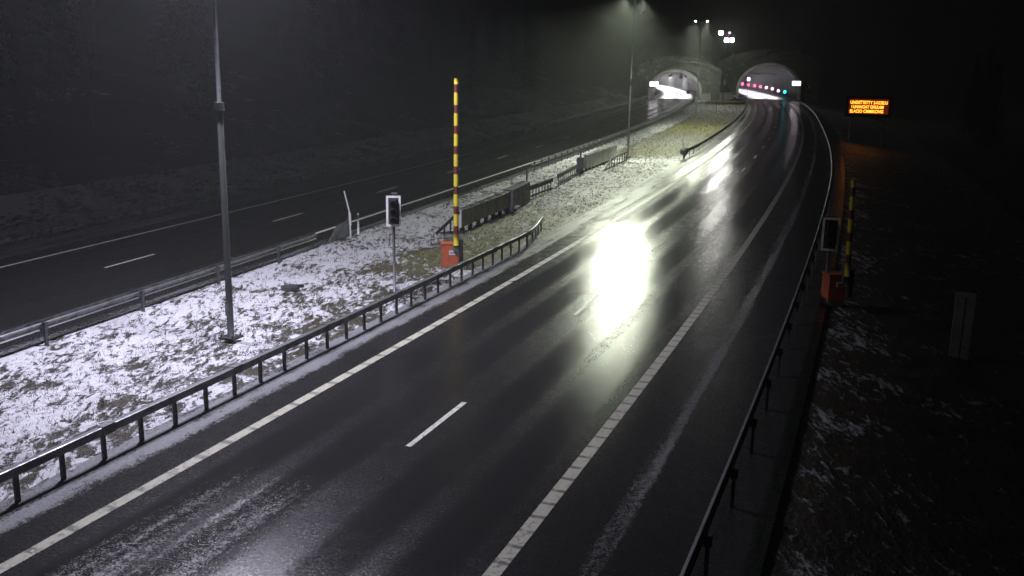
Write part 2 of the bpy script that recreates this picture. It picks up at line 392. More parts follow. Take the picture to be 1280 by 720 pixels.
# verges beside each carriageway and the median between them: fine meshes with real lumps
def strip(name, fa, fb, ys, cols, snowf, zf=None):
    mb = MB(); n = len(ys); att = {'snow': [], 'slush': [], 'olive': []}
    for y in ys:
        a, b = fa(y), fb(y)
        for k in range(cols):
            t = k/(cols-1); p = a.lerp(b, t)
            e = min(t, 1-t)*(b-a).length
            q = Vector((p.x, p.y, 0))
            z = .07*mnoise.noise(q*.9)+.05*mnoise.noise(q*2.6)+.035*mnoise.noise(q*6.)
            s, sl, ol = snowf(t, y, p)
            z = (z*(1-.6*sl)+.03-.10*min(1, e*.4))*min(1, e/1.2)-.025*(1-min(1, e/.6))
            if zf: z += zf(t, y)
            mb.v.append((p.x, p.y, z)); att['snow'].append(s); att['slush'].append(sl); att['olive'].append(ol)
    for i in range(n-1):
        for k in range(cols-1): mb.face([i*cols+k, i*cols+k+1, (i+1)*cols+k+1, (i+1)*cols+k])
    o = mb.build(name, MT['median'], smooth=True)
    for k, v in att.items(): a_ = o.data.attributes.new(k, 'FLOAT', 'POINT'); a_.data.foreach_set('value', np.array(v, 'f'))
    return struct(o)
def ystep(y0, y1, a=.10, b=.0045):
    out = [y0]
    while out[-1] < y1: out.append(out[-1]+max(a, b*abs(out[-1])))
    return out
def S(v, a, b): t = min(max((v-a)/(b-a), 0), 1); return t*t*(3-2*t)
def med_snow(t, y, p):
    d1 = (1-t)*1.0
    s = .615-.045*S(t, .45, .9)+.05*mnoise.noise(p*.16)
    # trodden olive patch behind the boom barrier
    o = S(t, .42, .62)*S(y, 34, 39)*(1-S(y, 50, 60)); s -= .12*o*(1-S(t, .93, 1)); ol = .65*o
    sl = .85*S(y, 42, 52)*S(t, .55, .75)*(1-S(y, 80, 92))
    s += .10*sl
    if y > 78:
        k = S(y, 82, 96); b = S(t, .22, .38)*(1-S(t, .80, .95)*(.6+.4*mnoise.noise(p*.2)))*k
        s = s*(1-k)+.58*k-.30*b; ol = max(ol, b)
        s += .06*k*(1-b)
    if y > 205: s -= .03
    return s, sl, ol
ys = ystep(4., 236.)
def mfb(y): return at(A1, y*1.0, -5.35)
struct(strip('median_ground', lambda y: at(A2, y, 5.1), mfb, ys, 110, med_snow))
strip('far_verge', lambda y: at(A2, y, -13.), lambda y: at(A2, y, -6.6), ystep(8., 236., .16, .008), 34,
      lambda t, y, p: (.60+.03*S(t, .3, .9)+.07*mnoise.noise(p*.13), .3, .0), lambda t, y: (1-t)**2*1.05*1.)
strip('near_verge', lambda y: at(A1, y, 7.35), lambda y: at(A1, y, 19.), ystep(2., 236., .16, .008), 50,
      lambda t, y, p: (.50-.06*S(t, .05, .25)+.05*mnoise.noise(p*.25)+.04*S(t, .0, .06), .25, .0), lambda t, y: -t*1.7)

# dead grass poking through the snow
mb = MB()
def tufts(n, fp):
    for _ in range(n):
        p, sc = fp()
        for _b in range(4):
            a = random.uniform(0, 2*PI); l = random.uniform(.04, .13)*sc; w_ = .008*sc; q = p+Vector((random.uniform(-.06,.06), random.uniform(-.06,.06), 0))
            tip = q+Vector((math.cos(a)*l*.7, math.sin(a)*l*.7, l*.8)); o = len(mb.v)
            mb.v += [(q.x-w_*math.sin(a), q.y+w_*math.cos(a), q.z), (q.x+w_*math.sin(a), q.y-w_*math.cos(a), q.z), tuple(tip)]; mb.face([o, o+1, o+2])
def fpm():
    y = 12+random.random()**1.6*210; t = random.uniform(.03, .95)
    if mnoise.noise(Vector((at(A2, y, 5.1).lerp(mfb(y), t)))*.5) < -.12 and random.random() < .7: t = random.uniform(.4, .95)
    p = at(A2, y, 5.1).lerp(mfb(y), t); p.z = -.01; return p, 1.+y*.006
tufts(9000, fpm)
tufts(2500, lambda: (at(A2, random.uniform(20, 200), random.uniform(-12, -7), .0), 1.5))
tufts(3500, lambda: (at(A1, random.uniform(8, 90), random.uniform(7.6, 18), -.4), 1.3))
tag(mb.build('dead_grass', MT['grass']), 'thin dead grass blades poking through the patchy snow of the verges', 'grass', kind='stuff')

# ------------------------------------------------------------------ guardrails
def wprof(h=.31, t=.05):   # W-beam-like closed profile, centred on z=0
    f = [(0,-.5),(.6,-.34),(.6,-.22),(0,-.08),(0,.08),(.6,.22),(.6,.34),(0,.5)]
    a = [(x*.10, z*h) for x, z in f]; b = [(x*.10-.012, z*h) for x, z in f][::-1]
    return a+b
def guardrail(label, A, y0, y1, off, pitch, h=.62, side=1, box=False, posts=None, group=None, mpost='galvd', mrail='galv'):
    of = off if callable(off) else (lambda y: off)
    base = at(A, y0, of(y0)); t = thing('guardrail', label, 'guardrail', base, 0, group)
    ln = [p-base for p in line(A, y0, y1, of, h, 1.)]
    mb = MB(); prof = [(-.07,-.085),(.07,-.085),(.07,.075),(.05,.085),(-.05,.085),(-.07,.075)] if box else [(side*x, z) for x, z in wprof()]
    mb.sweep(ln, prof)
    if box:
        for yy in np.arange(y0+1.5, y1-1, 4.):
            a_ = at(A, yy-.16, of(yy), h)-base; b_ = at(A, yy+.16, of(yy), h)-base; mb.beam(a_, b_, .165, .195)
    mb.build('rail', MT[mrail], t)
    y = y0+.4; n = 0
    while y < y1-.1:
        p = at(A, y, of(y)-side*(.0 if box else .10)); q = p-base; rz = heading(A, y)
        pm = MB(); w_ = .06 if box else .055; d_ = .09 if box else .10
        pm.box((0, 0, (h-.085)/2-.20), (d_, w_, h-.085+.4 if box else h+.45)); 
        if not box: pm.box((0, 0, h-.02), (.12, .12, .2))
        o = pm.build('post', MT[mpost], t); o.location = (q.x, q.y, 0); o.rotation_euler = (0, 0, rz); y += pitch; n += 1
    return t
GG = 'steel guardrails along the carriageways'
tA = guardrail('steel box-beam guardrail with close posts along the left shoulder, nearest the camera', A1, 3., 44.6, lambda y: -5.32-.9*S(y, 40, 46), 1.0, .62, box=True)
# turned-away end of that rail
tB = guardrail('guardrail on the median side of the right-hand carriageway, starting past the crossover', A1, 84., 236., lambda y: -5.45-.25*(1-S(y, 83, 90)), 2., .66, side=1)
guardrail('low guardrail along the left edge of the snowy median, ending in a grey plate', A2, 4., 42.6, 5.55, 3.9, .60, side=-1)
guardrail('guardrail between the left carriageway and the median, far stretch running to the left tunnel', A2, 74., 233., lambda y: 5.55-.5*S(y, 90, 200), 2., .66, side=-1)
guardrail('long guardrail on the outer side of the left carriageway, below the dark slope', A2, 34., 236., -6.25, 3., .66, side=1)
guardrail('long guardrail on the right edge of the road, beside the dark verge', A1, 3., 232., lambda y: 6.7-.9*S(y, 60, 140), 2.6, .70, side=-1)
# end plate of the left rail
p = g(431, 297); t = thing('guardrail_end', 'grey triangular end plate of the left median guardrail, beside two white posts', 'end plate', p, heading(A2, 43))
mb = MB(); mb.quadbox([(-1.6,-.04,.0),(.35,-.04,.0),(.35,.04,.0),(-1.6,.04,.0),(-.75,-.04,.66),(.35,-.04,.76),(.35,.04,.76),(-.75,.04,.66)]); mb.build('plate', MT['galv'], t, bevel=.01)
mb = MB(); mb.box((.38,0,.35),(.08,.14,1.)); mb.build('post', MT['galvd'], t)
# impact drum / ramp end of the second rail
p = at(A1, 83.6, -5.75); t = thing('rail_end_marker', 'dark rounded rail end with thin upright marker where the far median rail starts', 'rail end', p)
mb = MB(); mb.sphere((0,0,.62),.36); mb.tube([(0,0,-.2),(0,0,.62)], .09); mb.build('end_cap', MT['galvd'], t, smooth=True)
mb = MB(); mb.tube([(-.12,0,.5),(-.16,0,1.7)], .03, 6); mb.build('marker_rod', MT['galvd'], t)

# ------------------------------------------------------------------ movable barrier across the crossover
def wallseg(label, a, b, z0, z1, thick, mtl='olive', feet=True, name='crossover_barrier', cap=True, cat='barrier'):
    a, b = Vector(a), Vector(b); a.z = b.z = 0; d = b-a; L = d.length; rz = math.atan2(d.y, d.x)
    t = thing(name, label, cat, a, rz)
    mb = MB(); mb.box((L/2, 0, (z0+z1)/2), (L, thick, z1-z0)); 
    for k in range(1, int(L/1.2)): mb.box((k*1.2, -thick/2-.006, (z0+z1)/2), (.03, .014, (z1-z0)*.8))
    mb.build('panel', MT[mtl], t, bevel=.012)
    if cap:
        mb = MB(); mb.box((L/2, 0, z1+.035), (L+.02, thick+.10, .07)); mb.build('top_cap', MT['cap'], t, bevel=.015)
    if feet:
        x = .4
        while x < L:
            mb = MB(); mb.box((x, 0, z0/2-.06), (.14, thick*.8, z0+.12)); mb.build('foot', MT['galvd'], t); x += 1.15
    return t
wallseg('long olive steel barrier with a shiny top edge, left of the grey barrier box', g(574,292), g(634,265), .28, 1.08, .22)
p = g(545,293); t = thing('barrier_end', 'dark sloping brace end of the crossover barrier, behind the orange boom box', 'barrier end', p, math.atan2((g(574,292)-p).y, (g(574,292)-p).x))
L = (g(574,292)-p).length
mb = MB(); mb.beam((0,0,.02),(L,0,1.05),.10,.12); mb.build('sloping_brace', MT['black'], t); 
mb = MB(); mb.beam((.2,0,.06),(L,0,.10),.08,.08); mb.build('ground_rail', MT['black'], t)
for f_ in (.35, .62, .9):
    mb = MB(); mb.box((L*f_,0,f_*.5),(.07,.07,f_*1.0)); mb.build('strut', MT['black'], t)
a, b = g(635,265), g(656.5,252.5)
t = wallseg('tall grey barrier box at the middle of the crossover', a, b, .0, 1.22, .55, 'galvd', False, 'barrier_box', False)
mb = MB(); mb.box((.5,-.40,.22),(.7,.22,.10)); mb.build('step', MT['galv'], t)
t = thing('marker_post', 'thin dark post standing at the right end of the tall grey barrier box', 'post', g(658,251))
mb = MB(); mb.tube([(0,0,-.1),(0,0,1.95)], .05, 8); mb.build('pole', MT['galvd'], t); mb = MB(); mb.box((.03,0,1.75),(.14,.05,.36)); mb.build('reflector', MT['galv'], t)
def picketrail(label, a, b, h, n, name='picket_rail'):
    a, b = Vector(a), Vector(b); a.z = b.z = 0; d = b-a; L = d.length; t = thing(name, label, 'railing', a, math.atan2(d.y, d.x))
    mb = MB(); mb.beam((0,0,h-.14),(L,0,h-.14),.12,.28); mb.build('top_rail', MT['galvd'], t, bevel=.01)
    mb = MB(); mb.beam((0,0,.16),(L,0,.16),.07,.08); mb.build('bottom_rail', MT['galvd'], t)
    for k in range(n):
        mb = MB(); mb.box(((k+.5)*L/n,0,h/2-.14),(.05,.05,h-.28)); mb.build('picket', MT['galvd'], t)
    return t
picketrail('dark picket rail right of the thin dark post', g(660,250), g(690,238), .82, 8)
picketrail('second dark picket rail, further off in front of the snow patch', g(697,233), g(721,219), .82, 10)
t = thing('barrier_post', 'stubby grey hinge post at the near end of the far barrier panel', 'post', g(725,216))
mb = MB(); mb.box((0,0,.55),(.5,.5,1.2)); mb.build('body', MT['galvd'], t, bevel=.03); mb = MB(); mb.box((0,0,1.4),(.12,.12,.5)); mb.build('stub', MT['galvd'], t)
wallseg('far grey barrier panel next to the tall lamp post', g(731,213), g(769,198), .12, 1.12, .25, 'olive', True)
a, b = g(755,214), g(784,201); d = b-a; L = d.length
t = thing('rail_ladder', 'dark slatted rail end sloping to the ground, at the foot of the tall lamp post', 'railing', a, math.atan2(d.y, d.x))
mb = MB(); mb.beam((0,0,.05),(L*.28,0,.72),.09,.1); mb.beam((L*.28,0,.72),(L,0,.80),.09,.1); mb.build('top_rail', MT['black'], t)
mb = MB(); mb.beam((0,0,.06),(L,0,.10),.08,.08); mb.build('bottom_rail', MT['black'], t)
for k in range(8):
    x = L*(.2+.78*k/7); h = min(.75, .05+.68*x/(L*.28)); mb = MB(); mb.box((x,0,h/2),(.09,.05,h)); mb.build('slat', MT['black'], t)
t = thing('marker_stick', 'thin pale stick at the end of the near guardrail', 'marker', g(679,269))
mb = MB(); mb.tube([(0,0,-.1),(0,0,1.15)], .03, 6); mb.build('stick', MT['plate'], t); mb = MB(); mb.tube([(0,0,.95),(0,0,1.16)], .04, 6); mb.build('tip', MT['yellow'], t)

# ------------------------------------------------------------------ boom barriers
def boom_barrier(label, base, rz, Hb, tilt):
    t = thing('boom_barrier', label, 'boom barrier', base, rz)
    mb = MB(); mb.box((-.12,0,.58),(.66,.5,.92)); mb.build('cabinet', MT['orange'], t, bevel=.03)
    mb = MB(); mb.box((-.12,0,1.065),(.72,.56,.05)); mb.build('lid', MT['orange'], t, bevel=.015)
    mb = MB(); mb.box((-.12,0,.04),(.6,.45,.16)); mb.build('plinth', MT['concrete'], t)
    mb = MB(); mb.box((.02,-.262,.72),(.36,.02,.17)); lb = mb.build('label', MT['plate'], t)
    mb = MB(); mb.box((.0,-.274,.735),(.26,.004,.02)); mb.box((-.02,-.274,.695),(.20,.004,.015)); mb.build('lettering', MT['black'], lb)
    mb = MB(); mb.box((.10,-.34,1.15),(.22,.12,.7)); mb.tube([(.1,-.2,1.0),(.1,-.42,1.0)], .11, 14); mb.build('boom_bracket', MT['galv'], t, bevel=.01)
    mb = MB(); mb.box((.30,-.34,.78),(.16,.14,.95)); mb.build('counterweight', MT['black'], t, bevel=.015)
    # boom: one tapered tube with red and yellow bands
    mb = MB(); z = 1.05; k = 0; top = Hb; lean = math.tan(tilt)
    while z < top:
        ln = .30 if k % 2 else .46; z2 = min(z+ln, top); r = .105-.03*(z/top); r2 = .105-.03*(z2/top)
        mb.tube([(.1+(z-1)*lean,-.42,z),(.1+(z2-1)*lean,-.42,z2)], [r, r2], 12, k % 2, cap=(z2 >= top or k == 0)); z = z2; k += 1
    mb.build('boom', [MT['yellow'], MT['red']], t, smooth=True)
    return t
boom_barrier('raised red and yellow boom barrier with orange box, standing on the snowy median', g(566,337), .12, 7.35, -.004)
boom_barrier('raised boom barrier with orange box standing in the dark right verge', g(1044,379), .2, 4.35, -.03)

# ------------------------------------------------------------------ traffic signals
def signal(label, base, rz, top=3.45, w_=.50, h=1.06, pr=.05):
    t = thing('traffic_signal', label, 'traffic signal', base, rz)
    mb = MB(); mb.tube([(0,.10,-.1),(0,.10,top-.1)], pr, 12); mb.build('pole', MT['pole'], t, smooth=True)
    mb = MB(); mb.tube([(0,.1,0),(0,.1,.06)], .14, 12); mb.build('base_plate', MT['galvd'], t)
    c = top-h/2
    mb = MB(); mb.box((0,-.02,c),(w_-.01,.05,h-.01)); mb.build('backboard', MT['black'], t, bevel=.01)
    mb = MB(); b = .075
    for x in (-1, 1): mb.box((x*(w_/2-b/2),-.052,c),(b,.012,h))
    for z in (-1, 1): mb.box((0,-.053,c+z*(h/2-b/2)),(w_-2*b,.012,b))
    mb.build('white_border', MT['whitep'], t)
    mb = MB(); mb.box((0,-.10,c),(.27,.16,.86)); hd = mb.build('housing', MT['black'], t, bevel=.02)
    for k in (-1, 0, 1):
        mb = MB(); mb.tube([(0,-.175,c+k*.28),(0,-.19,c+k*.28)], .095, 16); mb.build('lens', MT['lens'], hd)
        mb = MB(); o = 0; n = 12
        for i in range(n+1):
            a = PI*i/n
            for yy, rr in ((-.18,.115),(-.36,.115),(-.36,.105),(-.18,.105)): mb.v.append((math.cos(a)*rr, yy, c+k*.28+math.sin(a)*rr))
        for i in range(n):
            for q in range(4): mb.face([4*i+q, 4*i+(q+1)%4, 4*i+4+(q+1)%4, 4*i+4+q])
        mb.build('visor', MT['black'], hd)
    mb = MB(); mb.box((.03,.1,top+.06),(.20,.10,.05)); mb.tube([(0,.1,top-.12),(0,.1,top+.05)], .04, 8); mb.build('top_bracket', MT['galv'], t)
    return t
signal('unlit traffic signal with a white-bordered backboard on the snowy median', g(493,367), .10)
signal('unlit traffic signal with a pale border standing in the dark right verge', g(1030,379), -.28, 3.0, .56, 1.14)

# ------------------------------------------------------------------ small posts
t = thing('delineator_post', 'short white delineator post with a dark round top, by the left guardrail end', 'marker post', g(448,293))
mb = MB(); mb.tube([(0,0,-.1),(0,0,.72)], .055, 8); mb.build('shaft', MT['whitep'], t, smooth=True); mb = MB(); mb.sphere((0,0,.95),.075); mb.tube([(0,0,.7),(0,0,.9)], .025, 6); mb.build('reflector', MT['galv'], t)
t = thing('leaning_post', 'slim leaning pole with a pale sleeve, touching the grey guardrail end plate', 'marker post', g(438.5,297))
mb = MB(); mb.tube([(0,0,-.1),(-.03,0,1.15),(-.26,0,2.15)], [.04,.04,.03], 8); mb.build('shaft', MT['plate'], t); mb = MB(); mb.tube([(0,-.01,.55),(-.03,-.01,1.15)], .06, 8); mb.build('sleeve', MT['whitep'], t)
t = thing('drain_cover', 'small dark iron lid lying in the snow right of the near lamp post', 'cover', g(363,360), .3)
mb = MB(); mb.tube([(0,0,-.02),(0,0,.07)], .33, 18); mb.build('lid', MT['galvd'], t); mb = MB(); mb.box((.35,0,.06),(.25,.12,.1)); mb.build('handle', MT['black'], t)

# ------------------------------------------------------------------ lamp posts
def spot(name, loc, energy, color, size=2.3, blend=.9, radius=.16, target=None):
    d = bpy.data.lights.new(name, 'SPOT'); d.energy = energy; d.color = color; d.spot_size = size; d.spot_blend = blend; d.shadow_soft_size = radius
    o = bpy.data.objects.new(name, d); COL.objects.link(o); o.location = loc
    if target is not None:
        o.rotation_euler = (Vector(target)-Vector(loc)).to_track_quat('-Z', 'Y').to_euler()
    return o
def lamp_post(label, base, rz, Hp, bulb, arms=1.7):
    t = thing('lamp_post', label, 'street lamp', base, rz, 'tall lamp posts on the median')
    mb = MB(); mb.tube([(0,0,-.1),(0,0,1.2),(0,0,Hp*.5),(0,0,Hp*.5+.05),(0,0,Hp)], [.10,.098,.082,.058,.042], 16); mb.build('pole', MT['pole'], t, smooth=True)
    mb = MB(); mb.tube([(0,0,Hp*.5-.12),(0,0,Hp*.5+.1)], .13, 12); mb.build('collar', MT['galv'], t)
    mb = MB(); mb.box((0,0,.04),(.5,.5,.06)); 
    for sx in (-1,1):
        for sy in (-1,1): mb.tube([(sx*.19,sy*.19,.05),(sx*.19,sy*.19,.14)], .025, 6)
    mb.build('base_plate', MT['galvd'], t)
    mb = MB(); mb.box((0,-.125,.9),(.12,.02,.4)); mb.build('hatch', MT['galv'], t)
    for s in (-1, 1):
        mb = MB(); mb.tube([(0,0,Hp-.1),(s*.3,0,Hp+.12),(s*arms*.6,0,Hp+.2)], .04, 8); ar = mb.build('arm', MT['pole'], t, smooth=True)
        mb = MB(); mb.quadbox([(s*arms*.55,-.13,Hp+.12),(s*(arms+.25),-.16,Hp+.14),(s*(arms+.25),.16,Hp+.14),(s*arms*.55,.13,Hp+.12),
                               (s*arms*.55,-.08,Hp+.26),(s*(arms+.2),-.10,Hp+.24),(s*(arms+.2),.10,Hp+.24),(s*arms*.55,.08,Hp+.26)]); hd = mb.build('lamp_head', MT['galvd'], ar, bevel=.02)
        mb = MB(); mb.tube([(s*arms,0,Hp+.135),(s*arms,0,Hp+.07)], [.14,.08], 12)
        o = mb.build('lamp_lens', bulb, ar)
    return t
def optics(d, rz, c0, c1, k, cap, lo=.015):   # luminaire distribution: cut off across the road, boosted along it
    d.use_nodes = True; t = d.node_tree; em = t.nodes['Emission']; A = t.nodes.new
    def mm(op, a, b=None):
        n = A('ShaderNodeMath'); n.operation = op
        for i, v in enumerate((a, b)):
            if v is None: continue
            if isinstance(v, bpy.types.NodeSocket): t.links.new(v, n.inputs[i])
            else: n.inputs[i].default_value = v
        return n.outputs[0]
    tc = A('ShaderNodeNewGeometry'); sx = A('ShaderNodeSeparateXYZ'); t.links.new(tc.outputs['Incoming'], sx.inputs[0])
    ac = mm('ADD', mm('MULTIPLY', sx.outputs[0], math.cos(rz)), mm('MULTIPLY', sx.outputs[1], math.sin(rz)))
    z = mm('MAXIMUM', mm('ABSOLUTE', sx.outputs[2]), .02); r = mm('DIVIDE', mm('ABSOLUTE', ac), z)
    mr = A('ShaderNodeMapRange'); mr.interpolation_type = 'SMOOTHSTEP'; t.links.new(r, mr.inputs['Value'])
    mr.inputs['From Min'].default_value = c0; mr.inputs['From Max'].default_value = c1; mr.inputs['To Min'].default_value = 1; mr.inputs['To Max'].default_value = lo
    g_ = mm('MINIMUM', mm('POWER', z, -k), cap); t.links.new(mm('MULTIPLY', mr.outputs[0], g_), em.inputs['Strength'])
def post_lights(base, rz, Hp, energy, color, arms=1.7, cut=(.6, 1.35, .01)):
    R = Matrix.Rotation(rz, 3, 'Z')
    for s in (-1, 1):
        l = Vector(base)+R@Vector((s*arms, 0, Hp+.05)); o = spot('street_light', l, energy, color, math.radians(174), .12, .20)
        o.rotation_euler = (0, 0, rz); optics(o.data, rz, cut[0], cut[1]*((1.0 if base[1] < 50 else 1.1) if s < 0 and base[1] < 110 else 1.), LK, 3.2, cut[2])
LK = .8
ARM = .75
LAV = (.84,.81,1.); GRN = (.93,1.,.78)
lamps = [(g(289,423), 13.3, 'lamp post nearest the camera with its foot in the snow, head above the picture', LAV, 'bulb_w', 6600),
         (g(784.5,197), 13.3, 'second lamp post along the median, standing where the snow meets the yellowish grass', GRN, 'bulb_g', 6500),
         (g(869,160), 13.35, 'third lamp post with its double head in view, rising from the grass before the tunnels', GRN, 'bulb_g', 6500)]
for b, Hp, lab, colr, bulb, en in lamps:
    rz = heading(A1, b.y)-PI/2
    lamp_post(lab, b, rz, Hp, MT[bulb], ARM); post_lights(b, rz, Hp, en, colr, ARM, (.22, .46, .0004) if b.y > 110 else ((.62, 1.45, .05) if b.y < 50 else (.48, .93, .003)))

# floodlight mast at the portals
b = g(903,128); t = thing('floodlight_mast', 'thin mast with a cluster of four bright floodlights before the tunnel mouths', 'floodlight mast', b)
Hm = 15.1
mb = MB(); mb.tube([(0,0,-.1),(.4,0,Hm)], [.14,.06], 10); mb.build('pole', MT['pole'], t, smooth=True)
mb = MB(); mb.beam((-1.5,-.1,Hm-.1),(1.6,-.1,Hm-.1),.08,.08); mb.beam((-.2,-.1,Hm-1.6),(1.6,-.1,Hm-1.6),.08,.08); mb.build('crossbar', MT['galvd'], t)
fl = [(-1.35, Hm-.05, .50, 'flood'), (.55, Hm+.0, .30, 'flood_dim'), (.0, Hm-1.55, .50, 'flood'), (1.15, Hm-1.5, .50, 'flood')]
for x, z, r, m_ in fl:
    mb = MB(); mb.box((x,-.05,z),(r*2.0,.35,r*1.7)); h_ = mb.build('floodlight', MT['galvd'], t, bevel=.03)
    mb = MB(); mb.box((x,-.24,z),(r*1.8,.03,r*1.5)); mb.build('lens', MT[m_], h_)
    if m_ == 'flood':
        l = b+Vector((x, -.5, z)); spot('mast_spot', l, 1900, (.97,1.,.86), 2.2, .8, .28, b+Vector((x*3-8, -75, 0)))

spot('mast_spot', b+Vector((.6, .3, Hm-.3)), 8000, (.93,1.,.85), 2.3, .9, .2, b+Vector((-6, 28, -2)))  # added spot with no lens of its own, brightens the portal rings
# ------------------------------------------------------------------ variable message sign
vr = .24
t = thing('message_sign', 'dark roadside board with three lines of glowing amber text on the right', 'message sign', (40.1, 112., -.85), -math.atan2(42.6, 112.)*.55)
mb = MB(); mb.box((0,.14,4.6),(5.0,.36,2.3)); mb.build('cabinet', MT['black'], t, bevel=.04)
mb = MB(); mb.box((0,-.05,4.6),(4.3,.02,1.65)); mb.build('display', MT['ledback'], t)
for s in (-1, 1): mb = MB(); mb.tube([(s*1.8,.16,-.6),(s*1.8,.16,3.4)], .11, 12); mb.build('post', MT['galv'], t)
for k, (txt, xo) in enumerate((('UNDETTETTY 2-KOELU', 0.), ('I UHANOAT OHULAM', -.12), ('ELACIO CMMIKONG', -.18))):
    cu = bpy.data.curves.new('line_of_text', 'FONT'); cu.body = txt; cu.align_x = 'CENTER'; cu.align_y = 'CENTER'; cu.size = .50; cu.extrude = .008; cu.offset = .012
    tmp = bpy.data.objects.new('tmp', cu); COL.objects.link(tmp); bpy.context.view_layer.update()
    me = bpy.data.meshes.new_from_object(tmp.evaluated_get(bpy.context.evaluated_depsgraph_get())); bpy.data.objects.remove(tmp)
    xs = [v.co.x for v in me.vertices]; wd = max(xs)-min(xs); W = (4.0, 3.45, 3.6)[k]
    me.materials.clear(); me.materials.append(MT['amber']); o = bpy.data.objects.new('text_line', me); COL.objects.link(o); o.parent = t
    o.rotation_euler = (PI/2, 0, 0); o.location = (xo, -.085, 5.03-k*.49); o.scale = (W/wd, .98, 1)

# ------------------------------------------------------------------ tunnels
def arch(wd, hg, n=28, base=.0):          # half-ellipse-ish section above vertical legs
    pts = [(-wd/2, base)]; leg = hg*.28
    for i in range(n+1):
        a = PI-PI*i/n; pts.append((wd/2*math.cos(a), leg+(hg-leg)*math.sin(a)))
    pts.append((wd/2, base)); return pts
def tunnel(label, A, N, wd, hg, L, ringw, cx):
    y0 = N-40.
    t = thing('road_tunnel', label, 'tunnel', at(A, y0, 0)); base = at(A, y0, 0)
    sec = arch(wd, hg); sec2 = arch(wd+2*ringw, hg+ringw)
    mb = MB(); uvs = []; n = len(sec); ys = np.arange(0, L, 2.)
    for y in ys:
        for (a, z) in sec: p = at(A, y0+y, cx+a, z)-base; mb.v.append(tuple(p)); uvs.append((a, y))
    for i in range(len(ys)-1):
        for k in range(n-1): mb.face([i*n+k, i*n+k+1, (i+1)*n+k+1, (i+1)*n+k])
    mb.build('lining', MT['lining_shade' if A is A1 else 'lining'], t, smooth=True, uvs=uvs)
    # projecting concrete collar
    mb = MB()
    for yy in (-1.3, .6):
        for s_ in (sec, sec2):
            for (a, z) in s_: mb.v.append(tuple(at(A, y0+yy, cx+a, z)-base))
    for k in range(n-1):
        for p_, q_ in ((0, n), (n, 3*n), (3*n, 2*n), (2*n, 0)): mb.face([p_+k, q_+k, q_+k+1, p_+k+1])
    mb.build('portal_ring', MT['ring'], t, smooth=False)
    mb = MB(); uvs = []
    for y in ys:
        for a in (-wd/2+.02, wd/2-.02): mb.v.append(tuple(at(A, y0+y, cx+a, .012)-base)); uvs.append((a, y))
    for i in range(len(ys)-1): mb.face([2*i, 2*i+1, 2*i+3, 2*i+2])
    mb.build('roadway', MT['floor'], t, uvs=uvs)
    mb = MB(); last = [at(A, y0+L-2.1, cx+a, z)-base for a, z in sec]; mb.v = [tuple(v) for v in last]; mb.face(list(range(n))); mb.build('far_end', MT['black'], t)
    for s_ in (-1, 1):
        mb = MB(); mb.sweep([at(A, y0+y, cx+s_*(wd/2-.55))-base for y in ys], [(-.45,.013),(.45,.013),(.45,.18),(-.45,.18)]); mb.build('walkway', MT['concrete'], t)
    return t, base
W1, H1_, W2, H2_ = 14.3, 8.3, 11.6, 6.5
t1, b1 = tunnel('right-hand road tunnel with a wide arched mouth and a row of small coloured lights inside', A1, N1, W1, H1_, 165, .6, .3)
t2, b2 = tunnel('left-hand road tunnel with a pale arched mouth and a bright curving roadway', A2, N2, W2, H2_, 185, .5, .2)
def headwall(name, A, N, wd, hg, cx, ext, top, ringw, yoff=.2):
    y0 = N-40.+yoff; mb = MB(); sec = arch(wd+2*ringw-.1, hg+ringw-.05, 28, -.5); m_ = len(sec); outs = []
    for a, z in sec:
        if a <= -wd/2+.3 and z < hg*.5: outs.append((-ext, z))
        elif a >= wd/2-.3 and z < hg*.5: outs.append((ext, z))
        else:
            k = a/(wd/2); outs.append((ext*k, top-3.2*abs(k)**2.2))
    rings = 7
    for r in range(rings):
        f = r/(rings-1)
        for (a, z), (c, d) in zip(sec, outs):
            x_ = a+(c-a)*f; z_ = z+(d-z)*f; p = at(A, y0, cx+x_, z_); jit = 0 if r == 0 else mnoise.noise(Vector((x_*.4, z_*.4, r)))*.9+.6*f
            p += (A[N]-A[N-1]).normalized()*jit; mb.v.append(tuple(p))
    for r in range(rings-1):
        for k in range(m_-1): mb.face([r*m_+k, r*m_+k+1, (r+1)*m_+k+1, (r+1)*m_+k])
    return struct(mb.build(name, MT['rock']))
headwall('rock_face', A1, N1, W1, H1_, .3, 12.5, 12.2, .6)
headwall('rock_face', A2, N2, W2, H2_, .2, 10.5, 10.2, .5)
# ceiling light rows, shining down onto the roadway
def tube_lights(A, N, base, t, cx, hg, e, n, L, col):
    for k in range(n):
        y = N-40.+4+(L-8)*(k+.5)/n; seg = (L-8)/n
        for off in (-1.9, 1.9):
            p = at(A, y, cx+off, hg-1.35); d = bpy.data.lights.new('tunnel_light', 'AREA'); d.shape = 'RECTANGLE'; d.size = .4; d.size_y = seg*.9; d.energy = e; d.color = col; d.spread = math.radians(50)
            o = bpy.data.objects.new('tunnel_light', d); COL.objects.link(o); o.location = p; o.rotation_euler = (0, 0, heading(A, y)-PI/2)
            mb = MB(); q = p-base; mb.beam((0,-seg*.45,.12),(0,seg*.45,.12),.5,.18); hh = mb.build('light_housing', MT['galvd'], t); hh.location = q; hh.rotation_euler = (0,0,heading(A, y)-PI/2)
tube_lights(A1, N1, b1, t1, .3, H1_-1., 1900, 5, 150, (.97,.90,1.))
tube_lights(A2, N2, b2, t2, .2, H2_, 3000, 6, 175, (.97,.92,1.))
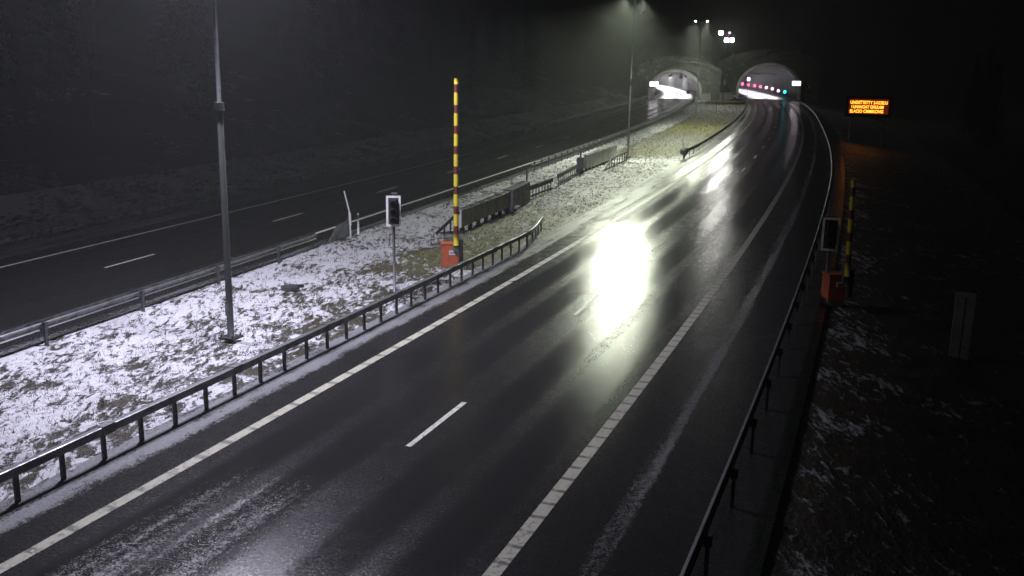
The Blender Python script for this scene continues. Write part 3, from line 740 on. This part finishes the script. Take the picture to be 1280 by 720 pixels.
# coloured marker lights along the curving right wall
for k in range(8):
    y = Y1E+[31.5, 47.5, 61.5, 75, 88, 100, 113, 125][k]; c = ['cyan','pinkw','pinkw','pinkw','pink','pink','pink','pink'][k]; r = .46+.03*k
    p = at(A1, y, .3+W1/2-.35, [1.2,1.1,1.35,1.4,1.4,1.5,1.5,1.55][k])-b1; mb = MB(); mb.sphere(p, r*.9); o = mb.build('marker_light', MT[c], t1, smooth=True)
# lit square signs by the portals
def lit_pair(label, pos, rz, sz, n=2, name='lane_signal'):
    t = thing(name, label, 'lit sign', pos, rz); W = sz*1.15*n+.2
    mb = MB(); mb.box((0,.12,0),(W,.22,sz*1.5)); mb.build('housing', MT['black'], t, bevel=.02)
    for k in range(n): mb = MB(); mb.box(((k-(n-1)/2)*sz*1.15,-.01,0),(sz,.03,sz*1.15)); mb.build('lit_face', MT['panel'], t)
    mb = MB(); mb.beam((0,.2,0),(0,.2,-pos.z-.1),.1,.1); mb.build('bracket_post', MT['galvd'], t)
    return t
p = at(A1, Y1E-1.9, .3+W1/2-.6, 4.1); lit_pair('pair of glowing white square signs at the right edge of the right tunnel mouth', p, -.1, .95)
p = at(A2, Y2E-1.9, .2-W2/2+.9, 3.5); lit_pair('pair of glowing white square signs at the left edge of the left tunnel mouth', p, -.1, .95)
p = at(A1, Y1E+22, -3.6, 4.6); lit_pair('single small lit sign inside the right tunnel', p, 0, .75, 1, 'tunnel_sign')
p = at(A2, Y2E+8, 1.2, 5.1); t = thing('ceiling_fan', 'dark jet fan under the roof of the left tunnel', 'fan', p, heading(A2, Y2E)-PI/2)
mb = MB(); mb.tube([(0,-1.2,0),(0,1.2,0)], .42, 16); mb.build('casing', MT['galvd'], t, smooth=True); mb = MB(); mb.beam((0,0,.3),(0,0,1.1),.2,.1); mb.build('hanger', MT['galvd'], t)
# things between the mouths
wl = MB(); a, b = at(A2, Y2E-3, 6.6), at(A1, Y1E-3, -7.6); L = (b-a).length; d = (b-a).normalized()
t = thing('retaining_wall', 'low concrete retaining wall between the two tunnel mouths', 'wall', a, math.atan2(d.y, d.x))
wl.box((L/2,0,.6),(L,.4,1.9)); wl.build('wall', MT['concrete'], t); mb = MB(); mb.box((L/2,0,1.6),(L+.1,.55,.12)); mb.build('coping', MT['concrete'], t)
p = g(881,121); p.z = 0
t = thing('control_cabinet', 'tall narrow white cabinet beside the right side of the left tunnel mouth', 'cabinet', p, -.1)
mb = MB(); mb.box((0,0,2.6),(1.1,.7,4.6)); mb.build('body', MT['whitep'], t, bevel=.03); mb = MB(); mb.box((.75,.05,2.6),(.35,.7,4.7)); mb.build('side_frame', MT['black'], t); mb = MB(); mb.box((-.1,-.36,2.4),(.08,.03,3.4)); mb.build('door_seam', MT['galvd'], t)
p = g(904,124.5); t = thing('small_signal', 'small white-bordered signal on a thin pole before the wall between the tunnels', 'signal', p, -.1)
mb = MB(); mb.tube([(0,0,-.1),(0,0,3.6)], .07, 8); mb.build('pole', MT['galv'], t); mb = MB(); mb.box((0,-.1,4.05),(.95,.12,1.3)); mb.build('backboard', MT['black'], t); mb = MB(); mb.box((0,-.18,4.05),(.42,.04,.85)); mb.build('face', MT['plate'], t)
p = g(895.5,141); t = thing('marker_pole', 'short dark pole standing in the yellowish grass before the tunnels', 'pole', p)
mb = MB(); mb.tube([(0,0,-.1),(0,0,3.6)], .06, 8); mb.build('pole', MT['galvd'], t)
mb = MB(); mb.box((0,0,3.5),(.16,.1,.3)); mb.build('cap', MT['galvd'], t)
p = g(859.5,127); t = thing('round_sign', 'small dark round sign on a post by the left tunnel, behind the guardrail', 'road sign', p)
mb = MB(); mb.tube([(0,0,-.1),(0,0,2.1)], .06, 8); mb.build('post', MT['galvd'], t); mb = MB(); mb.tube([(0,-.03,2.1),(0,.03,2.1)], .42, 18); mb.build('disc', MT['galvd'], t)
p = g(1010,131); t = thing('road_sign', 'pale rectangular sign on a post right of the right tunnel mouth', 'road sign', p, -.2)
mb = MB(); mb.tube([(0,.06,-.6),(0,.06,4.2)], .07, 8); mb.build('post', MT['galvd'], t); mb = MB(); mb.box((0,0,3.6),(1.5,.05,2.0)); mb.build('panel', MT['galvd'], t, bevel=.01); mb = MB(); mb.box((0,-.032,3.9),(.55,.01,.8)); mb.build('symbol', MT['plate'], t)
p = at(A1, Y1E-4, -7.9); t = thing('rail_end_block', 'small reddish reflective marker block at the left leg of the right tunnel mouth', 'marker', p)
mb = MB(); mb.box((0,0,.6),(.9,.5,1.2)); mb.build('block', MT['red'], t, bevel=.04); mb = MB(); mb.box((0,-.26,.8),(.8,.02,.3)); mb.build('reflective_band', MT['plate'], t)
# grey cabinet in the right verge
p = g(1193,448); p.z = -1.35; p = p*1.0
t = thing('verge_cabinet', 'tall pale weathered cabinet standing alone in the dark right verge', 'cabinet', (13.9, 28.9, -1.2), -.42)
mb = MB(); mb.box((0,0,1.35),(.58,.42,2.3)); mb.build('body', MT['lightwall'], t, bevel=.02)
for s in (-1, 1): mb = MB(); mb.box((s*.17,0,.08),(.24,.4,.4)); mb.build('leg', MT['concrete'], t, bevel=.04)
mb = MB(); mb.box((0,-.218,1.4),(.02,.012,2.0)); mb.build('door_seam', MT['galvd'], t)

# ------------------------------------------------------------------ trees
def spruce(seed, Ht):
    random.seed(seed); t = thing('spruce_tree', '', 'tree', (0,0,0))
    mb = MB(); mb.tube([(0,0,-.5),(0,0,Ht*.5),(0,0,Ht)], [.2,.12,.02], 7); mb.build('trunk', MT['bark'], t)
    mb = MB(); z = Ht*.12
    while z < Ht*.99:
        R = (1-z/Ht)**.85*Ht*.20+.12; nb = 9
        for k in range(nb):
            a = random.uniform(0, 2*PI); L = R*random.uniform(.6, 1.15); dz = -L*.28+random.uniform(-.1,.1)
            for j in range(6):
                f = (j+.6)/6.; c = Vector((math.cos(a)*L*f, math.sin(a)*L*f, z+dz*f)); s = .16+.20*(1-f)+R*.05
                for _ in range(2):
                    q = c+Vector((random.uniform(-s,s), random.uniform(-s,s), random.uniform(-.12,.05))); v1 = Vector((random.uniform(-1,1), random.uniform(-1,1), -.5)).normalized()*s; v2 = Vector((random.uniform(-1,1), random.uniform(-1,1), random.uniform(-.6,.2))).normalized()*s*.6
                    o = len(mb.v); mb.v += [tuple(q-v1*.5), tuple(q+v2), tuple(q+v1)]; mb.face([o, o+1, o+2])
        z += .42
    mb.build('crown', MT['spruce'], t); return t
def birch(seed, Ht):
    random.seed(seed); t = thing('bare_tree', '', 'tree', (0,0,0)); mb = MB(); cr = MB()
    mb.tube([(0,0,-.5),(.1,0,Ht*.4),(.0,.1,Ht*.75),(.1,.1,Ht)], [.14,.10,.05,.015], 7)
    def br(p, d, L, r, dep):
        q = p+d*L*.5+Vector((0,0,.05*L)); e = p+d*L+Vector((0,0,.15*L)); cr.tube([p, q, e], [r, r*.7, r*.3], 4, cap=False)
        if dep:
            for _ in range(4):
                f = random.uniform(.3, 1); dd = (d+Vector((random.uniform(-.7,.7), random.uniform(-.7,.7), random.uniform(-.1,.6)))).normalized(); br(p.lerp(e, f), dd, L*random.uniform(.4,.6), r*.5, dep-1)
    for k in range(16):
        z = Ht*(.25+.7*k/16); a = random.uniform(0, 2*PI); br(Vector((.05,.03,z)), Vector((math.cos(a), math.sin(a), .6)).normalized(), Ht*.24*(1.15-z/Ht), .03, 2)
    mb.build('trunk', MT['bark'], t); cr.build('crown', MT['twig'], t); return t
protos = [spruce(1, 11.), spruce(2, 8.), spruce(3, 13.), birch(4, 9.), birch(5, 7.)]
for p_ in protos: learn(p_)
def th(x, y):
    xa, ya = np.array([x]), np.array([y]); a, i, b = lateral(A1n, xa, ya); c, j, d = lateral(A2n, xa, ya)
    return float(terrain_h(xa, ya, a, c, i-N1+b, j-N2+d)[0][0])
spots = []
random.seed(11)
for k in range(34): # slope left of the road
    y = random.uniform(42, 225); p = at(A2, y, -random.uniform(20, 48)); spots.append((p.x, p.y, 'slope left of the left carriageway'))
for k in range(26): # above the portals
    spots.append((random.uniform(18, 95), random.uniform(268, 310), 'hill above the tunnels'))
for k in range(14):
    y = random.uniform(60, 230); p = at(A1, y, random.uniform(26, 46)); spots.append((p.x, p.y, 'dark ground right of the road'))
used = set()
for k, (x, y, where) in enumerate(spots):
    kind = k % 5; pr = protos[kind]; o = pr if kind not in used else dup(pr); used.add(kind)
    o.location = (x, y, th(x, y)-.2); o.rotation_euler = (0, 0, random.uniform(0, 6.28)); s = random.uniform(.8, 1.2); o.scale = (s, s, s)
    nm = 'dark spruce tree' if kind < 3 else 'bare thin-branched tree'
    size = ['tall ', 'smaller ', 'very tall ', '', 'low '][kind]
    o['label'] = size+nm+' on the '+where; o['group'] = 'trees on the '+where; o['category'] = 'tree'

# ------------------------------------------------------------------ haze
hz = MB(); hz.box((0, 270, 24), (700, 720, 60)); ho = hz.build('haze', None and MT['white'] or [])
hm = bpy.data.materials.new('haze'); hm.use_nodes = True; ht = hm.node_tree; ht.nodes.clear()
out = ht.nodes.new('ShaderNodeOutputMaterial'); pv = ht.nodes.new('ShaderNodeVolumePrincipled'); pv.inputs['Color'].default_value = (.86,.9,.88,1); pv.inputs['Density'].default_value = .00125; pv.inputs['Anisotropy'].default_value = .2
ht.links.new(pv.outputs[0], out.inputs['Volume']); ho.data.materials.append(hm)
tag(ho, 'thin wet night haze glowing around the lamps', 'haze', kind='stuff')

# ------------------------------------------------------------------ view
scene.view_settings.view_transform = 'Standard'; scene.view_settings.look = 'None'; scene.view_settings.exposure = 0; scene.view_settings.gamma = 1
scene.render.engine = 'CYCLES'
scene.cycles.use_light_tree = True
scene.cycles.volume_bounces = 0
